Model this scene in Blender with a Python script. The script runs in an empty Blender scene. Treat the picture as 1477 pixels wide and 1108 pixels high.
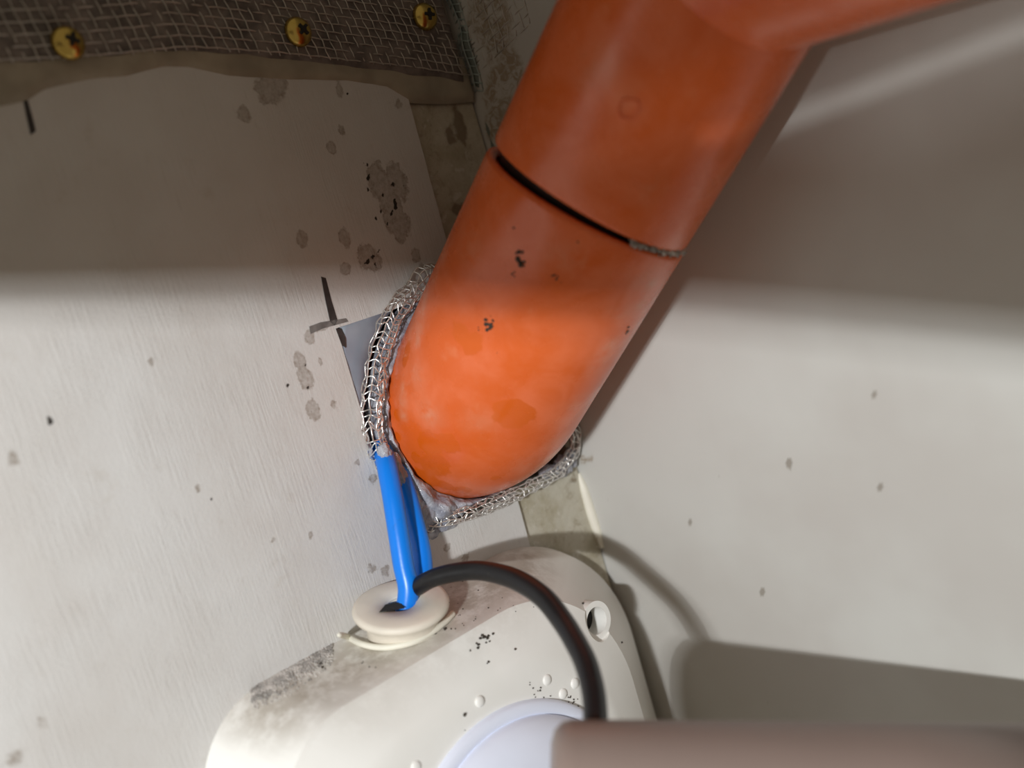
import bpy, bmesh, math, random
import numpy as np
from mathutils import Vector, Matrix
from mathutils.bvhtree import BVHTree
from mathutils import noise as mn
random.seed(7)
C = bpy.context.scene.collection
SC = bpy.context.scene
V = Vector

# ------------------------------------------------------------------ camera
# World: wall_back is the plane y = 0 (x along it, z up), wall_right starts at x = 0.
F, CX, CY = 1650.0, 738.5, 554.0
Rw = Vector((0.70918, -0.64814, -0.27744))     # camera right
Dw = Vector((-0.29846, 0.08052, -0.95102))     # camera down
Fw = Vector((0.63873, 0.75725, -0.13634))      # camera forward
P = Vector((-0.3416, -0.3741, 0.1038))
cd = bpy.data.cameras.new('camera')
cam = bpy.data.objects.new('camera', cd); C.objects.link(cam)
m = Matrix((Rw, -Dw, -Fw)).transposed().to_4x4(); m.translation = P
cam.matrix_world = m
cd.sensor_width = 36; cd.lens = 36 * F / 1477
cd.clip_start = 0.01; cd.clip_end = 20
cd.dof.use_dof = True; cd.dof.focus_distance = 0.455; cd.dof.aperture_fstop = 5.2
SC.camera = cam

# ------------------------------------------------------------------ light
w = bpy.data.worlds.new('world'); SC.world = w; w.use_nodes = True
bg = w.node_tree.nodes['Background']
bg.inputs[0].default_value = (1.0, 0.865, 0.66, 1); bg.inputs[1].default_value = 0.20

def area_light(name, loc, target, sx, sy, power, col, long_axis):
    l = bpy.data.lights.new(name, 'AREA'); l.shape = 'RECTANGLE'
    l.size = sx; l.size_y = sy; l.energy = power; l.color = col
    o = bpy.data.objects.new(name, l); C.objects.link(o)
    o.location = loc
    zz = (V(loc) - V(target)).normalized(); xx = V(long_axis); xx = (xx - zz * xx.dot(zz)).normalized(); yy = zz.cross(xx)
    o.rotation_euler = Matrix((xx, yy, zz)).transposed().to_euler()
    return o
area_light('lamp_light', (-0.60, -0.40, 0.125), (-0.05, -0.04, 0.02), 0.05, 0.012, 2.75, (0.965, 0.985, 1.0), (-0.475, 0.88, 0.32))
pl = bpy.data.lights.new('streak_light', 'POINT'); pl.energy = 3.6; pl.shadow_soft_size = 0.0018; pl.color = (0.965, 0.985, 1.0)  # added point light at the lamp spot, sharpens the streak through the slot
po = bpy.data.objects.new('streak_light', pl); C.objects.link(po); po.location = (-0.60, -0.40, 0.125)

vs = SC.view_settings
vs.view_transform = 'Standard'; vs.look = 'None'; vs.exposure = 0.0; vs.gamma = 1.0
vs.use_curve_mapping = False

# ------------------------------------------------------------------ helpers
def ray(px, py):
    return Rw * ((px - CX) / F) + Dw * ((py - CY) / F) + Fw
def back(px, py, y=0.0):
    r = ray(px, py); return P + r * ((y - P.y) / r.y)
TH = math.radians(5.0)                         # wall_right opens 5 degrees past square
NB = V((math.cos(TH), math.sin(TH), 0))
DB = V((math.sin(TH), -math.cos(TH), 0))       # direction along wall_right towards the camera
def right(px, py, off=0.0):
    r = ray(px, py); return P + r * ((-off - P.dot(NB)) / r.dot(NB))

def link(name, me, mat=None, parent=None):
    o = bpy.data.objects.new(name, me); C.objects.link(o)
    if mat: me.materials.append(mat)
    if parent: o.parent = parent
    return o
def smooth(me):
    me.polygons.foreach_set('use_smooth', [True] * len(me.polygons))
def mesh(name, vs_, fs, mat=None, parent=None, sm=True):
    me = bpy.data.meshes.new(name); me.from_pydata([tuple(v) for v in vs_], [], fs); me.update()
    if sm: smooth(me)
    return link(name, me, mat, parent)
def from_bm(name, bm, mat=None, parent=None, sm=False):
    me = bpy.data.meshes.new(name); bm.to_mesh(me); bm.free()
    if sm: smooth(me)
    return link(name, me, mat, parent)
def tag(o, label, cat, group=None, kind=None):
    o['label'] = label; o['category'] = cat
    if group: o['group'] = group
    if kind: o['kind'] = kind
    return o
def empty(name, loc):
    o = bpy.data.objects.new(name, None); C.objects.link(o); o.location = loc
    o.empty_display_size = 0.01
    return o
def keep(o, parent):                           # parent without moving
    o.parent = parent; o.matrix_parent_inverse = Matrix.Translation(parent.location).inverted(); return o

def catmull(pts, n=8, closed=False):
    pts = [V(p) for p in pts]; out = []
    N = len(pts); rng = N if closed else N - 1
    for i in range(rng):
        if closed: a, b, c, d = (pts[(i + k - 1) % N] for k in range(4))
        else: a = pts[max(i - 1, 0)]; b = pts[i]; c = pts[i + 1]; d = pts[min(i + 2, N - 1)]
        for k in range(n):
            t = k / n
            out.append(0.5 * ((2 * b) + (c - a) * t + (2 * a - 5 * b + 4 * c - d) * t * t + (3 * b - a - 3 * c + d) * t ** 3))
    if not closed: out.append(pts[-1])
    return out
def frames(path, closed=False):
    N = len(path); T = []
    for i in range(N):
        a = path[(i - 1) % N] if closed or i > 0 else path[i]
        b = path[(i + 1) % N] if closed or i < N - 1 else path[i]
        T.append((b - a).normalized())
    up = V((0, -1, 0)) if abs(T[0].y) < 0.9 else V((0, 0, 1))
    X = (up - T[0] * up.dot(T[0])).normalized(); out = []
    for t in T:
        X = (X - t * X.dot(t)).normalized(); out.append((t, X, t.cross(X)))
    return out
def tube_data(path, r, seg=12, caps=True, closed=False, off=0, vs_=None, fs=None):
    vs_ = [] if vs_ is None else vs_; fs = [] if fs is None else fs
    base = len(vs_); fr = frames(path, closed); N = len(path)
    rr = r if callable(r) else (lambda u: r)
    for i, p in enumerate(path):
        t, X, Y = fr[i]; R_ = rr(i / max(1, N - 1))
        for k in range(seg):
            a = 2 * math.pi * k / seg; vs_.append(p + X * (R_ * math.cos(a)) + Y * (R_ * math.sin(a)))
    for i in range(N if closed else N - 1):
        for k in range(seg):
            a = base + i * seg + k; b = base + i * seg + (k + 1) % seg
            c = base + ((i + 1) % N) * seg + (k + 1) % seg; d = base + ((i + 1) % N) * seg + k
            fs.append((a, b, c, d))
    if caps and not closed:
        fs.append(tuple(base + k for k in range(seg))[::-1]); fs.append(tuple(base + (N - 1) * seg + k for k in range(seg)))
    return vs_, fs
def tube(name, path, r, mat, parent=None, seg=12, closed=False):
    v, f = tube_data(path, r, seg, True, closed)
    return mesh(name, v, f, mat, parent)
def bez_box(bm, c, s, rot=None):
    mt = Matrix.Translation(c) @ (rot.to_4x4() if rot else Matrix.Identity(4)) @ Matrix.Diagonal((s[0], s[1], s[2], 1))
    return bmesh.ops.create_cube(bm, size=1.0, matrix=mt)
def bvh(o):
    dg = bpy.context.evaluated_depsgraph_get()
    me = o.data; mw = o.matrix_basis if not o.parent else o.matrix_parent_inverse @ o.matrix_basis
    return BVHTree.FromPolygons([v.co.copy() for v in me.vertices], [tuple(p.vertices) for p in me.polygons])
def hit(tree, px, py):
    h = tree.ray_cast(P, ray(px, py).normalized())
    return h[0], h[1]

# ------------------------------------------------------------------ materials
class NT:
    def __init__(s, name):
        s.m = bpy.data.materials.new(name); s.m.use_nodes = True; s.t = s.m.node_tree
        s.n = s.t.nodes; s.b = s.n['Principled BSDF']
        s.pos = s.n.new('ShaderNodeNewGeometry').outputs['Position']
    def put(s, key, v):
        i = s.b.inputs[key]
        if isinstance(v, bpy.types.NodeSocket): s.t.links.new(v, i)
        elif hasattr(v, '__len__') and len(v) == 3 and i.type == 'RGBA': i.default_value = (*v, 1)
        else: i.default_value = v
    def con(s, v, i):
        if isinstance(v, bpy.types.NodeSocket): s.t.links.new(v, i)
        elif hasattr(v, '__len__') and len(v) == 3 and i.type == 'RGBA': i.default_value = (*v, 1)
        else: i.default_value = v
    def math(s, op, a, b=0.0, clamp=False):
        n = s.n.new('ShaderNodeMath'); n.operation = op; n.use_clamp = clamp
        s.con(a, n.inputs[0]); s.con(b, n.inputs[1]); return n.outputs[0]
    def mapping(s, scale=(1, 1, 1), rot=(0, 0, 0)):
        n = s.n.new('ShaderNodeMapping'); s.t.links.new(s.pos, n.inputs[0])
        n.inputs['Rotation'].default_value = rot; n.inputs['Scale'].default_value = scale; return n.outputs[0]
    def noise(s, scale, detail=3, rough=0.5, vec=None, dist=0.0):
        n = s.n.new('ShaderNodeTexNoise'); s.t.links.new(vec or s.pos, n.inputs['Vector'])
        n.inputs['Scale'].default_value = scale; n.inputs['Detail'].default_value = detail
        n.inputs['Roughness'].default_value = rough; n.inputs['Distortion'].default_value = dist
        return n.outputs[0]
    def ramp(s, v, a, b, lo=0.0, hi=1.0):
        n = s.n.new('ShaderNodeMapRange'); n.interpolation_type = 'SMOOTHSTEP'
        s.con(v, n.inputs[0]); n.inputs[1].default_value = a; n.inputs[2].default_value = b
        n.inputs[3].default_value = lo; n.inputs[4].default_value = hi; return n.outputs[0]
    def mix(s, f, a, b, mode='MIX'):
        n = s.n.new('ShaderNodeMix'); n.data_type = 'RGBA'; n.blend_type = mode
        s.con(f, n.inputs[0]); s.con(a, n.inputs[6]); s.con(b, n.inputs[7]); return n.outputs[2]
    def attr(s, name):
        n = s.n.new('ShaderNodeAttribute'); n.attribute_name = name; return n.outputs['Fac']
    def bump(s, h, strength=0.3, dist=0.001):
        n = s.n.new('ShaderNodeBump'); n.inputs['Strength'].default_value = strength
        n.inputs['Distance'].default_value = dist; s.con(h, n.inputs['Height'])
        s.t.links.new(n.outputs[0], s.b.inputs['Normal']); return n.outputs[0]

def plain(name, col, rough=0.5, metal=0.0, nscale=900, nstr=0.15, var=0.12):
    s = NT(name); f = s.noise(nscale * 0.25, 4)
    s.put('Base Color', s.mix(s.ramp(f, 0.3, 0.7), tuple(c * (1 - var) for c in col), tuple(min(1, c * (1 + var)) for c in col)))
    s.put('Roughness', rough); s.put('Metallic', metal)
    if nstr: s.bump(s.noise(nscale, 3), nstr, 0.0003)
    return s.m

# board / wall paint with stains carried as a field on the mesh
s = NT('board_paint')
grain = s.noise(1.0, 5, 0.65, s.mapping((900, 900, 55), (0, math.radians(11), 0)))
fine = s.noise(700, 3)
big = s.noise(14, 4, 0.6)
col = s.mix(s.ramp(big, 0.3, 0.7), (0.56, 0.535, 0.505), (0.62, 0.61, 0.59))
col = s.mix(s.math('MULTIPLY', s.ramp(grain, 0.56, 0.72, 0, 0.34), s.ramp(s.noise(45, 3), 0.42, 0.6, 0.25, 1)), col, (0.42, 0.39, 0.35))
col = s.mix(s.ramp(s.noise(60, 5, 0.7), 0.58, 0.72, 0, 0.22), col, (0.42, 0.37, 0.30))
st = s.attr('stain')
wob = s.math('MULTIPLY_ADD', s.noise(330, 4, 0.65), 0.9); s.t.nodes[-1].inputs[2].default_value = -0.45
stw = s.math('ADD', st, wob)
inside = s.ramp(stw, 0.25, 0.42)
edge = s.math('MULTIPLY', inside, s.ramp(stw, 0.42, 0.62, 1.0, 0.72))
gate = s.ramp(st, 0.02, 0.12)
f = s.math('MULTIPLY', s.math('MULTIPLY', edge, gate), s.ramp(s.noise(500, 3, 0.7), 0.3, 0.7, 0.45, 1.0))
col = s.mix(s.math('MULTIPLY', f, 0.75), col, (0.19, 0.14, 0.095))
dk = s.math('ADD', s.attr('spot'), wob)
col = s.mix(s.math('MULTIPLY', s.ramp(dk, 0.35, 0.5), s.ramp(s.attr('spot'), 0.02, 0.1)), col, (0.03, 0.025, 0.02))
s.put('Base Color', col); s.put('Roughness', 0.62); s.put('Specular IOR Level', 0.3)
h = s.math('ADD', s.math('MULTIPLY', grain, s.ramp(s.noise(38, 3), 0.38, 0.62, 0.2, 1.1)), s.math('MULTIPLY', fine, 0.35))
s.bump(h, 0.55, 0.0006)
M_board = s.m

s = NT('joint_compound')
col = s.mix(s.ramp(s.noise(50, 5, 0.7), 0.35, 0.65), (0.40, 0.36, 0.26), (0.52, 0.49, 0.40))
col = s.mix(s.ramp(s.noise(160, 5, 0.7, dist=0.5), 0.52, 0.68, 0, 0.6), col, (0.30, 0.25, 0.17))
col = s.mix(s.ramp(s.noise(220, 4, 0.6), 0.60, 0.70, 0, 0.5), col, (0.66, 0.64, 0.58))
stw = s.math('ADD', s.attr('stain'), s.math('MULTIPLY', s.noise(300, 4), 0.5))
col = s.mix(s.ramp(stw, 0.55, 0.75, 0, 0.8), col, (0.17, 0.12, 0.07))
s.put('Base Color', col); s.put('Roughness', 0.6)
s.bump(s.noise(350, 5, 0.6), 0.5, 0.0008)
M_strip = s.m

s = NT('wall_paint')
col = s.mix(s.ramp(s.noise(9, 4, 0.55), 0.35, 0.65), (0.50, 0.48, 0.445), (0.56, 0.555, 0.52))
stw = s.math('ADD', s.attr('stain'), s.math('MULTIPLY', s.noise(200, 4, 0.6), 0.6))
col = s.mix(s.math('MULTIPLY', s.ramp(stw, 0.5, 0.8, 0, 0.75), s.math('MULTIPLY', s.ramp(s.attr('stain'), 0.02, 0.2), s.ramp(s.noise(170, 4, 0.7, dist=1.5), 0.4, 0.6, 0.15, 1))), col, (0.25, 0.17, 0.09))
dk = s.attr('spot')
col = s.mix(s.ramp(dk, 0.25, 0.6, 0, 0.7), col, (0.22, 0.19, 0.15))
s.put('Base Color', col); s.put('Roughness', 0.45); s.put('Specular IOR Level', 0.4)
s.bump(s.noise(160, 4, 0.6), 0.15, 0.0008)
M_wall = s.m

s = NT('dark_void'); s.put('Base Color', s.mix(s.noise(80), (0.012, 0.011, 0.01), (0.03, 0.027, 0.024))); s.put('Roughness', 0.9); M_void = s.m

s = NT('orange_plastic')
haze = s.ramp(s.noise(38, 5, 0.6, dist=0.6), 0.35, 0.68)
col = s.mix(haze, (0.70, 0.115, 0.014), (0.77, 0.165, 0.055))
streak = s.noise(1.0, 4, 0.6, s.mapping((160, 60, 60), (math.radians(40), 0, 0)))
col = s.mix(s.ramp(streak, 0.6, 0.8, 0, 0.35), col, (0.80, 0.28, 0.14))
cl = s.math('ADD', s.attr('clean'), s.math('MULTIPLY_ADD', s.noise(150, 4, 0.6), 0.8)); s.t.nodes[-2].inputs[2].default_value = -0.4
clf = s.math('MULTIPLY', s.ramp(cl, 0.25, 0.36), s.ramp(s.attr('clean'), 0.02, 0.1))
col = s.mix(s.math('MULTIPLY', clf, 0.8), col, (0.66, 0.108, 0.003))
hz = s.math('MULTIPLY', s.attr('haze'), s.ramp(s.noise(120, 4, 0.7), 0.3, 0.6))
col = s.mix(s.math('MULTIPLY', hz, 0.22), col, (0.66, 0.36, 0.24))
s.put('Base Color', col)
s.put('Roughness', s.ramp(s.noise(70, 4), 0.3, 0.7, 0.20, 0.34))
s.put('Specular IOR Level', 0.5)
s.bump(s.math('ADD', s.noise(60, 3), s.math('MULTIPLY', clf, -0.5)), 0.12, 0.0006)
M_orange = s.m

M_rubber = plain('black_rubber', (0.012, 0.012, 0.013), 0.45, nstr=0.2)
s = NT('cable_jacket_black')
d = s.ramp(s.noise(900, 4, 0.8), 0.64, 0.72, 0, 0.5)
s.put('Base Color', s.mix(d, (0.006, 0.006, 0.007), (0.20, 0.17, 0.13))); s.put('Roughness', 0.38); s.bump(s.noise(300, 3), 0.1, 0.0004); M_black = s.m
s = NT('cable_jacket_blue')
s.put('Base Color', s.mix(s.ramp(s.noise(240, 4), 0.62, 0.72, 0, 0.25), (0.0, 0.21, 0.83), (0.02, 0.13, 0.45)))
s.put('Roughness', 0.33); s.bump(s.noise(120, 3), 0.15, 0.0008); M_blue = s.m
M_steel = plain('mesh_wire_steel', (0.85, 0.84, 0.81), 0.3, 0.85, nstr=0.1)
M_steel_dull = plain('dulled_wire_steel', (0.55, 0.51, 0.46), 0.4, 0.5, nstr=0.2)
M_greenwire = plain('greenish_wire', (0.36, 0.42, 0.40), 0.45, 0.6, nstr=0.2)
s = NT('clear_sealant')
s.put('Base Color', s.mix(s.ramp(s.noise(170, 4), 0.35, 0.7), (0.26, 0.27, 0.32), (0.50, 0.51, 0.56)))
s.put('Roughness', 0.12); s.put('Transmission Weight', 0.05); s.put('IOR', 1.42); s.put('Coat Weight', 0.6)
s.put('Coat Roughness', 0.08)
s.bump(s.noise(380, 4, 0.6), 0.9, 0.0015); M_seal = s.m
s = NT('grey_putty')
s.put('Base Color', s.mix(s.ramp(s.noise(45, 3), 0.35, 0.65), (0.25, 0.29, 0.35), (0.31, 0.35, 0.40))); s.put('Roughness', 0.34)
s.bump(s.noise(90, 3), 0.25, 0.001); M_putty = s.m
M_bed = plain('grey_brown_mortar', (0.16, 0.135, 0.12), 0.8, nscale=700, nstr=0.8, var=0.35)
M_smear = plain('smeared_sealant', (0.33, 0.29, 0.22), 0.45, nscale=250, nstr=0.3, var=0.18)
s = NT('brass')
s.put('Base Color', s.mix(s.noise(400, 3), (0.55, 0.38, 0.08), (0.72, 0.52, 0.16))); s.put('Metallic', 1.0); s.put('Roughness', 0.24); M_brass = s.m
s = NT('cream_plastic')
g = s.n.new('ShaderNodeNewGeometry')
sep = s.n.new('ShaderNodeSeparateXYZ'); s.t.links.new(s.pos, sep.inputs[0])
col = s.mix(s.ramp(s.noise(30, 3), 0.3, 0.7), (0.86, 0.845, 0.80), (0.90, 0.89, 0.85))
dirt = s.math('MULTIPLY', s.attr('dirt'), s.ramp(s.noise(120, 5, 0.7), 0.3, 0.6, 0.35, 1.0))
col = s.mix(s.math('MULTIPLY', dirt, 0.7), col, (0.38, 0.33, 0.265))
s.put('Base Color', col); s.put('Roughness', 0.42); s.bump(s.noise(300, 3), 0.06, 0.0004); M_cream = s.m
M_grom = plain('cream_rubber', (0.74, 0.68, 0.58), 0.55, nscale=400, nstr=0.15, var=0.05)
M_strand = plain('ivory_rubber', (0.80, 0.77, 0.66), 0.5, nscale=400, nstr=0.1, var=0.04)
M_lens = plain('bluish_white_plastic', (0.80, 0.84, 0.97), 0.3, nscale=200, nstr=0.03, var=0.02)
M_dirt = plain('dark_crumb', (0.05, 0.04, 0.03), 0.9, nstr=0.3)
M_grit = plain('grey_grit', (0.42, 0.39, 0.36), 0.8, nstr=0.3, var=0.4)
M_mark = plain('marker_ink', (0.035, 0.03, 0.028), 0.6, nstr=0.1, var=0.3)
M_mark2 = plain('faded_marker_ink', (0.16, 0.15, 0.14), 0.6, nstr=0.1, var=0.3)
M_bead = plain('grey_green_sealant', (0.15, 0.17, 0.15), 0.5, nscale=300, nstr=0.3)
M_bar = plain('grey_pink_plastic', (0.24, 0.18, 0.155), 0.4, nscale=60, nstr=0.05, var=0.04)
M_blocker = plain('light_blocker_panel', (0.35, 0.33, 0.30), 0.7)

def field(o, name, blobs):
    """blobs: (centre, rx, ry, rz) or (centre, r): 1 at the centre falling to 0 at the radius"""
    n = len(o.data.vertices); co = np.empty(n * 3); o.data.vertices.foreach_get('co', co); co = co.reshape(-1, 3)
    val = np.zeros(n)
    for bl_ in blobs:
        c, rr = bl_[0], bl_[1]; am = bl_[2] if len(bl_) > 2 else 1.0
        if c is None: continue
        r = np.array(rr if hasattr(rr, '__len__') else (rr, rr, rr), float)
        d = np.sqrt((((co - np.array(c)) / r) ** 2).sum(1)); val = np.maximum(val, np.clip(1 - d, 0, 1) * am)
    a = o.data.attributes.new(name, 'FLOAT', 'POINT'); a.data.foreach_set('value', val.astype(np.float32))

# ------------------------------------------------------------------ the setting
def plate(name, x0, x1, z0, z1, yf, yb, hole, step, mat, shear=None, parent=None):
    """vertical slab with a rectangular hole, gridded front for the stain fields"""
    def cuts(a, b, extra):
        s_ = sorted(set([a, b] + [e for e in extra if a < e < b])); out = []
        for p, q in zip(s_, s_[1:]):
            n = max(1, int(math.ceil((q - p) / step))); out += [p + (q - p) * i / n for i in range(n)]
        return out + [b]
    hx0, hx1, hz0, hz1 = hole
    xs = cuts(x0, x1, [hx0, hx1]); zs = cuts(z0, z1, [hz0, hz1])
    nx = len(xs); nz = len(zs); vs_ = []; fs = []
    for y in (yf, yb):
        for z in zs:
            for x in xs:
                vs_.append((x + (shear(x, z) if shear else 0), y, z))
    def solid(i, j):
        if i < 0 or j < 0 or i >= nx - 1 or j >= nz - 1: return False
        cx = (xs[i] + xs[i + 1]) / 2; cz = (zs[j] + zs[j + 1]) / 2
        return not (hx0 < cx < hx1 and hz0 < cz < hz1)
    B = nx * nz
    for j in range(nz - 1):
        for i in range(nx - 1):
            if not solid(i, j): continue
            a = j * nx + i; b = a + 1; c = a + nx + 1; d = a + nx
            fs.append((a, b, c, d))
            if not solid(i, j - 1): fs.append((a, a + B, b + B, b))
            if not solid(i, j + 1): fs.append((d, c, c + B, d + B))
            if not solid(i - 1, j): fs.append((a, d, d + B, a + B))
            if not solid(i + 1, j): fs.append((b, b + B, c + B, c))
    return mesh(name, vs_, fs, mat, parent, sm=False)

HOLE = (-0.1045, -0.004, -0.0078, 0.0830)
wall = plate('wall_back', -0.60, -0.0012, -0.45, 0.45, 0.0022, 0.05, HOLE, 0.004, M_strip)
wall['kind'] = 'structure'
field(wall, 'stain', [(back(668, 180), (.006, .01, .016)), (back(655, 195), (.005, .01, .008)), (back(622, 175), (.003, .01, .004)),
                      (back(830, 690), (.004, .01, .006)), (back(800, 860), (.02, .01, .03)), (back(665, 300), (.006, .01, .006))])
def sh(x, z):
    return (-0.0418 + (z + 0.03) * 0.026 + 0.0418) * max(0, min(1, (x + 0.2) / 0.15)) + 0.0006 * mn.noise(V((x * 5, 0, z * 60))) * (1 if x > -0.05 else 0)
board = plate('board', -0.60, -0.0418, -0.45, 0.45, 0.0, 0.0021, (HOLE[0], -0.02, HOLE[2], HOLE[3]), 0.0016, M_board, shear=sh, parent=wall)
def bk(px, py, rx, rz, am=None):
    if am is None: am = 1.0 if (py < 420 or 410 < px < 470) and rx > 3 else 0.72
    return (back(px, py), (rx * .001, .02, rz * .001), am)
field(board, 'stain', [bk(*a) for a in [
    (548, 262, 8, 12), (572, 262, 8, 12), (558, 285, 7, 10), (580, 322, 6, 9), (540, 250, 5, 6), (570, 300, 6, 8), (560, 318, 3.5, 8), (574, 335, 4, 7), (530, 370, 7.5, 8), (540, 378, 6, 6), (498, 388, 4, 4),
    (436, 345, 4, 5), (497, 343, 4, 6), (493, 188, 3, 4), (478, 213, 3.4, 4.2), (600, 368, 3.4, 5), (608, 385, 3, 3), (388, 130, 9, 8), (400, 122, 7, 7),
    (352, 165, 4, 5), (490, 130, 3, 6), (432, 520, 4, 5), (440, 545, 5, 7), (452, 592, 4.5, 6.5), (482, 583, 2.5, 4), (462, 520, 2, 3), (446, 487, 3.5, 4),
    (515, 520, 2.5, 6), (520, 560, 2.5, 6), (530, 610, 2.5, 6), (538, 690, 3.6, 4), (537, 820, 3.4, 4), (556, 822, 3.4, 4), (286, 703, 2.4, 2.4), (217, 523, 2.2, 2.2),
    (18, 660, 3, 4.5), (395, 778, 2, 2), (448, 772, 2.2, 2.5), (60, 1043, 4, 5, .5), (20, 1095, 8, 7, .45), (50, 897, 2.4, 3, .5), (645, 790, 4, 3), (672, 805, 5, 3), (512, 478, 5, 2), (465, 473, 5, 2), (575, 150, 3, 4), (515, 668, 2, 2)]])
field(board, 'spot', [bk(*a) for a in [
    (568, 267, 3.0, 3.0), (582, 270, 2.4, 2.4), (552, 282, 1.8, 2.5), (530, 378, 2.6, 2.2), (542, 384, 2.0, 2.2), (537, 370, 2, 2), (528, 240, 1.3, 1.3), (540, 238, 1.5, 1.5),
    (566, 300, 1.5, 1.5), (573, 312, 1.5, 1.6), (72, 607, 3.0, 3.0), (286, 430, 1.1, 1.1), (175, 327, 1, 1), (502, 135, 1, 1), (526, 133, 1.2, 1.2),
    (562, 150, 1.4, 2), (305, 720, 1.2, 1.2), (498, 344, 1.3, 1.3), (457, 548, 1.2, 1.2), (450, 592, 1.8, 1.8), (200, 835, 1.4, 1.2), (455, 610, 1.2, 1.2), (660, 775, 1.8, 1.5), (560, 330, 1, 1.6), (586, 322, 1, 1)]])

sv = board.data.attributes['spot']; rs = random.Random(3); ex_ = []
for cx_, cy2, sx2, sy2, n_ in ((562, 300, 14, 34, 15), (532, 376, 14, 9, 7), (440, 560, 12, 26, 6), (600, 375, 6, 8, 2), (535, 250, 8, 16, 5)):
    for k in range(n_): r_ = rs.uniform(.7, 1.45); ex_.append((back(rs.gauss(cx_, sx2 * .6), rs.gauss(cy2, sy2 * .6)), (r_ * .001, .02, r_ * .0012)))
old = np.empty(len(board.data.vertices), np.float32); sv.data.foreach_get('value', old)
field(board, 'spot_more', ex_); new = np.empty(len(old), np.float32); board.data.attributes['spot_more'].data.foreach_get('value', new)
board.data.attributes['spot'].data.foreach_set('value', np.maximum(old, new))
# cavity behind the square opening
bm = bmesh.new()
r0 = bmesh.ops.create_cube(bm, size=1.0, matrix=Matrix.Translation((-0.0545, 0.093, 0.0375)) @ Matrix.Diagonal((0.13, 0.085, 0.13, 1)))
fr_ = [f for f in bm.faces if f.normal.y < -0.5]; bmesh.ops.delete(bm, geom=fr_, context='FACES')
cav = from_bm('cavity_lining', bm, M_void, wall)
# wall_right: gridded slab
nU, nW = 190, 230; vs_ = []; fs = []
for th in (0.0, 0.03):
    for j in range(nW + 1):
        for i in range(nU + 1):
            u = -0.06 + 0.62 * (i / nU) ** 1.25; z = -0.45 + 0.9 * j / nW
            vs_.append(DB * u + NB * th + V((0, 0, z)))
B_ = (nU + 1) * (nW + 1)
for j in range(nW):
    for i in range(nU):
        a = j * (nU + 1) + i; fs.append((a, a + nU + 1, a + nU + 2, a + 1))
rim = [i for i in range(nU + 1)] + [(j + 1) * (nU + 1) - 1 for j in range(1, nW + 1)] + [nW * (nU + 1) + i for i in range(nU - 1, -1, -1)] + [j * (nU + 1) for j in range(nW - 1, 0, -1)]
for k in range(len(rim)):
    a = rim[k]; b = rim[(k + 1) % len(rim)]; fs.append((a, b, b + B_, a + B_))
fs.append(tuple(B_ + r for r in rim))
wr = mesh('wall_right', vs_, fs, M_wall, sm=False); wr['kind'] = 'structure'
def rk(px, py, r, rz=None):
    return (right(px, py), (.03, r * .0006, (rz or r) * .0006))
field(wr, 'stain', [rk(725, 130, 22, 26), rk(740, 100, 14, 20), rk(715, 50, 22, 34), rk(715, 170, 14, 34), rk(705, 20, 30, 26), rk(735, 155, 14, 20),
                    rk(705, 190, 6, 10), rk(840, 665, 7, 6), rk(850, 660, 7, 3)])
field(wr, 'spot', [rk(*a) for a in [(995, 755, 4, 2.5), (1264, 570, 3.5), (1287, 555, 2.5), (900, 655, 2.2), (925, 622, 2.5), (950, 697, 3, 4), (1035, 690, 2.5, 6), (1000, 833, 2.4),
                                    (1040, 838, 2.8), (1100, 855, 2.6), (1132, 850, 2), (1110, 1013, 2.4), (1140, 670, 5, 8), (1020, 655, 2), (878, 720, 2), (898, 668, 2, 4), (1270, 705, 3)]])
# added unseen panel near the lamp: shades the upper walls, slot casts a streak
def cutz(x, y): return 0.0782 - 0.233 * x + 0.24 * y
d_ = V((0.88, 0.475, 0)).normalized(); e_ = V((-0.475, 0.88, 0)).normalized(); c0 = V((-0.60, -0.40, 0)) + d_ * 0.20
bm = bmesh.new(); ZT = 0.30
def slab(s0, s1, za0, za1, zb0, zb1):
    vv = []
    for off in (0, 0.004):
        for s_, zz in ((s0, za0), (s1, za1), (s1, zb1), (s0, zb0)):
            p = c0 + e_ * s_ + d_ * off
            z = zz if zz is not None else cutz(p.x, p.y)
            vv.append(bm.verts.new((p.x, p.y, z)))
    for q in ((0, 1, 2, 3), (7, 6, 5, 4), (0, 4, 5, 1), (1, 5, 6, 2), (2, 6, 7, 3), (3, 7, 4, 0)): bm.faces.new([vv[i] for i in q])
slab(-0.16, -0.075, None, None, ZT, ZT)
slab(-0.075, -0.014, None, None, 0.1224, 0.1193)      # below the slot
slab(-0.075, -0.014, 0.1244, 0.1213, ZT, ZT)          # above the slot
slab(-0.014, 0.26, None, None, ZT, ZT)
bmesh.ops.recalc_face_normals(bm, faces=bm.faces)
light_blocker = from_bm('light_blocker_1', bm, M_blocker); light_blocker['kind'] = 'structure'

# thin marks drawn on the board
def mark(pts, mat):
    bm = bmesh.new(); vv = [bm.verts.new(back(*p, -0.00012)) for p in pts]; bm.faces.new(vv)
    return from_bm('marker_line', bm, mat, wall)
mark([(463, 399), (470, 401), (478, 432), (487, 462), (483, 470), (476, 464), (469, 432)], M_mark)
mark([(446, 471), (462, 465), (480, 462), (499, 459), (503, 464), (484, 469), (466, 474), (448, 482)], M_mark2)
mark([(484, 474), (492, 474), (498, 488), (499, 502), (493, 498)], M_mark)
mark([(33, 143), (39, 140), (46, 165), (52, 189), (44, 195), (38, 168)], M_mark)

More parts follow.
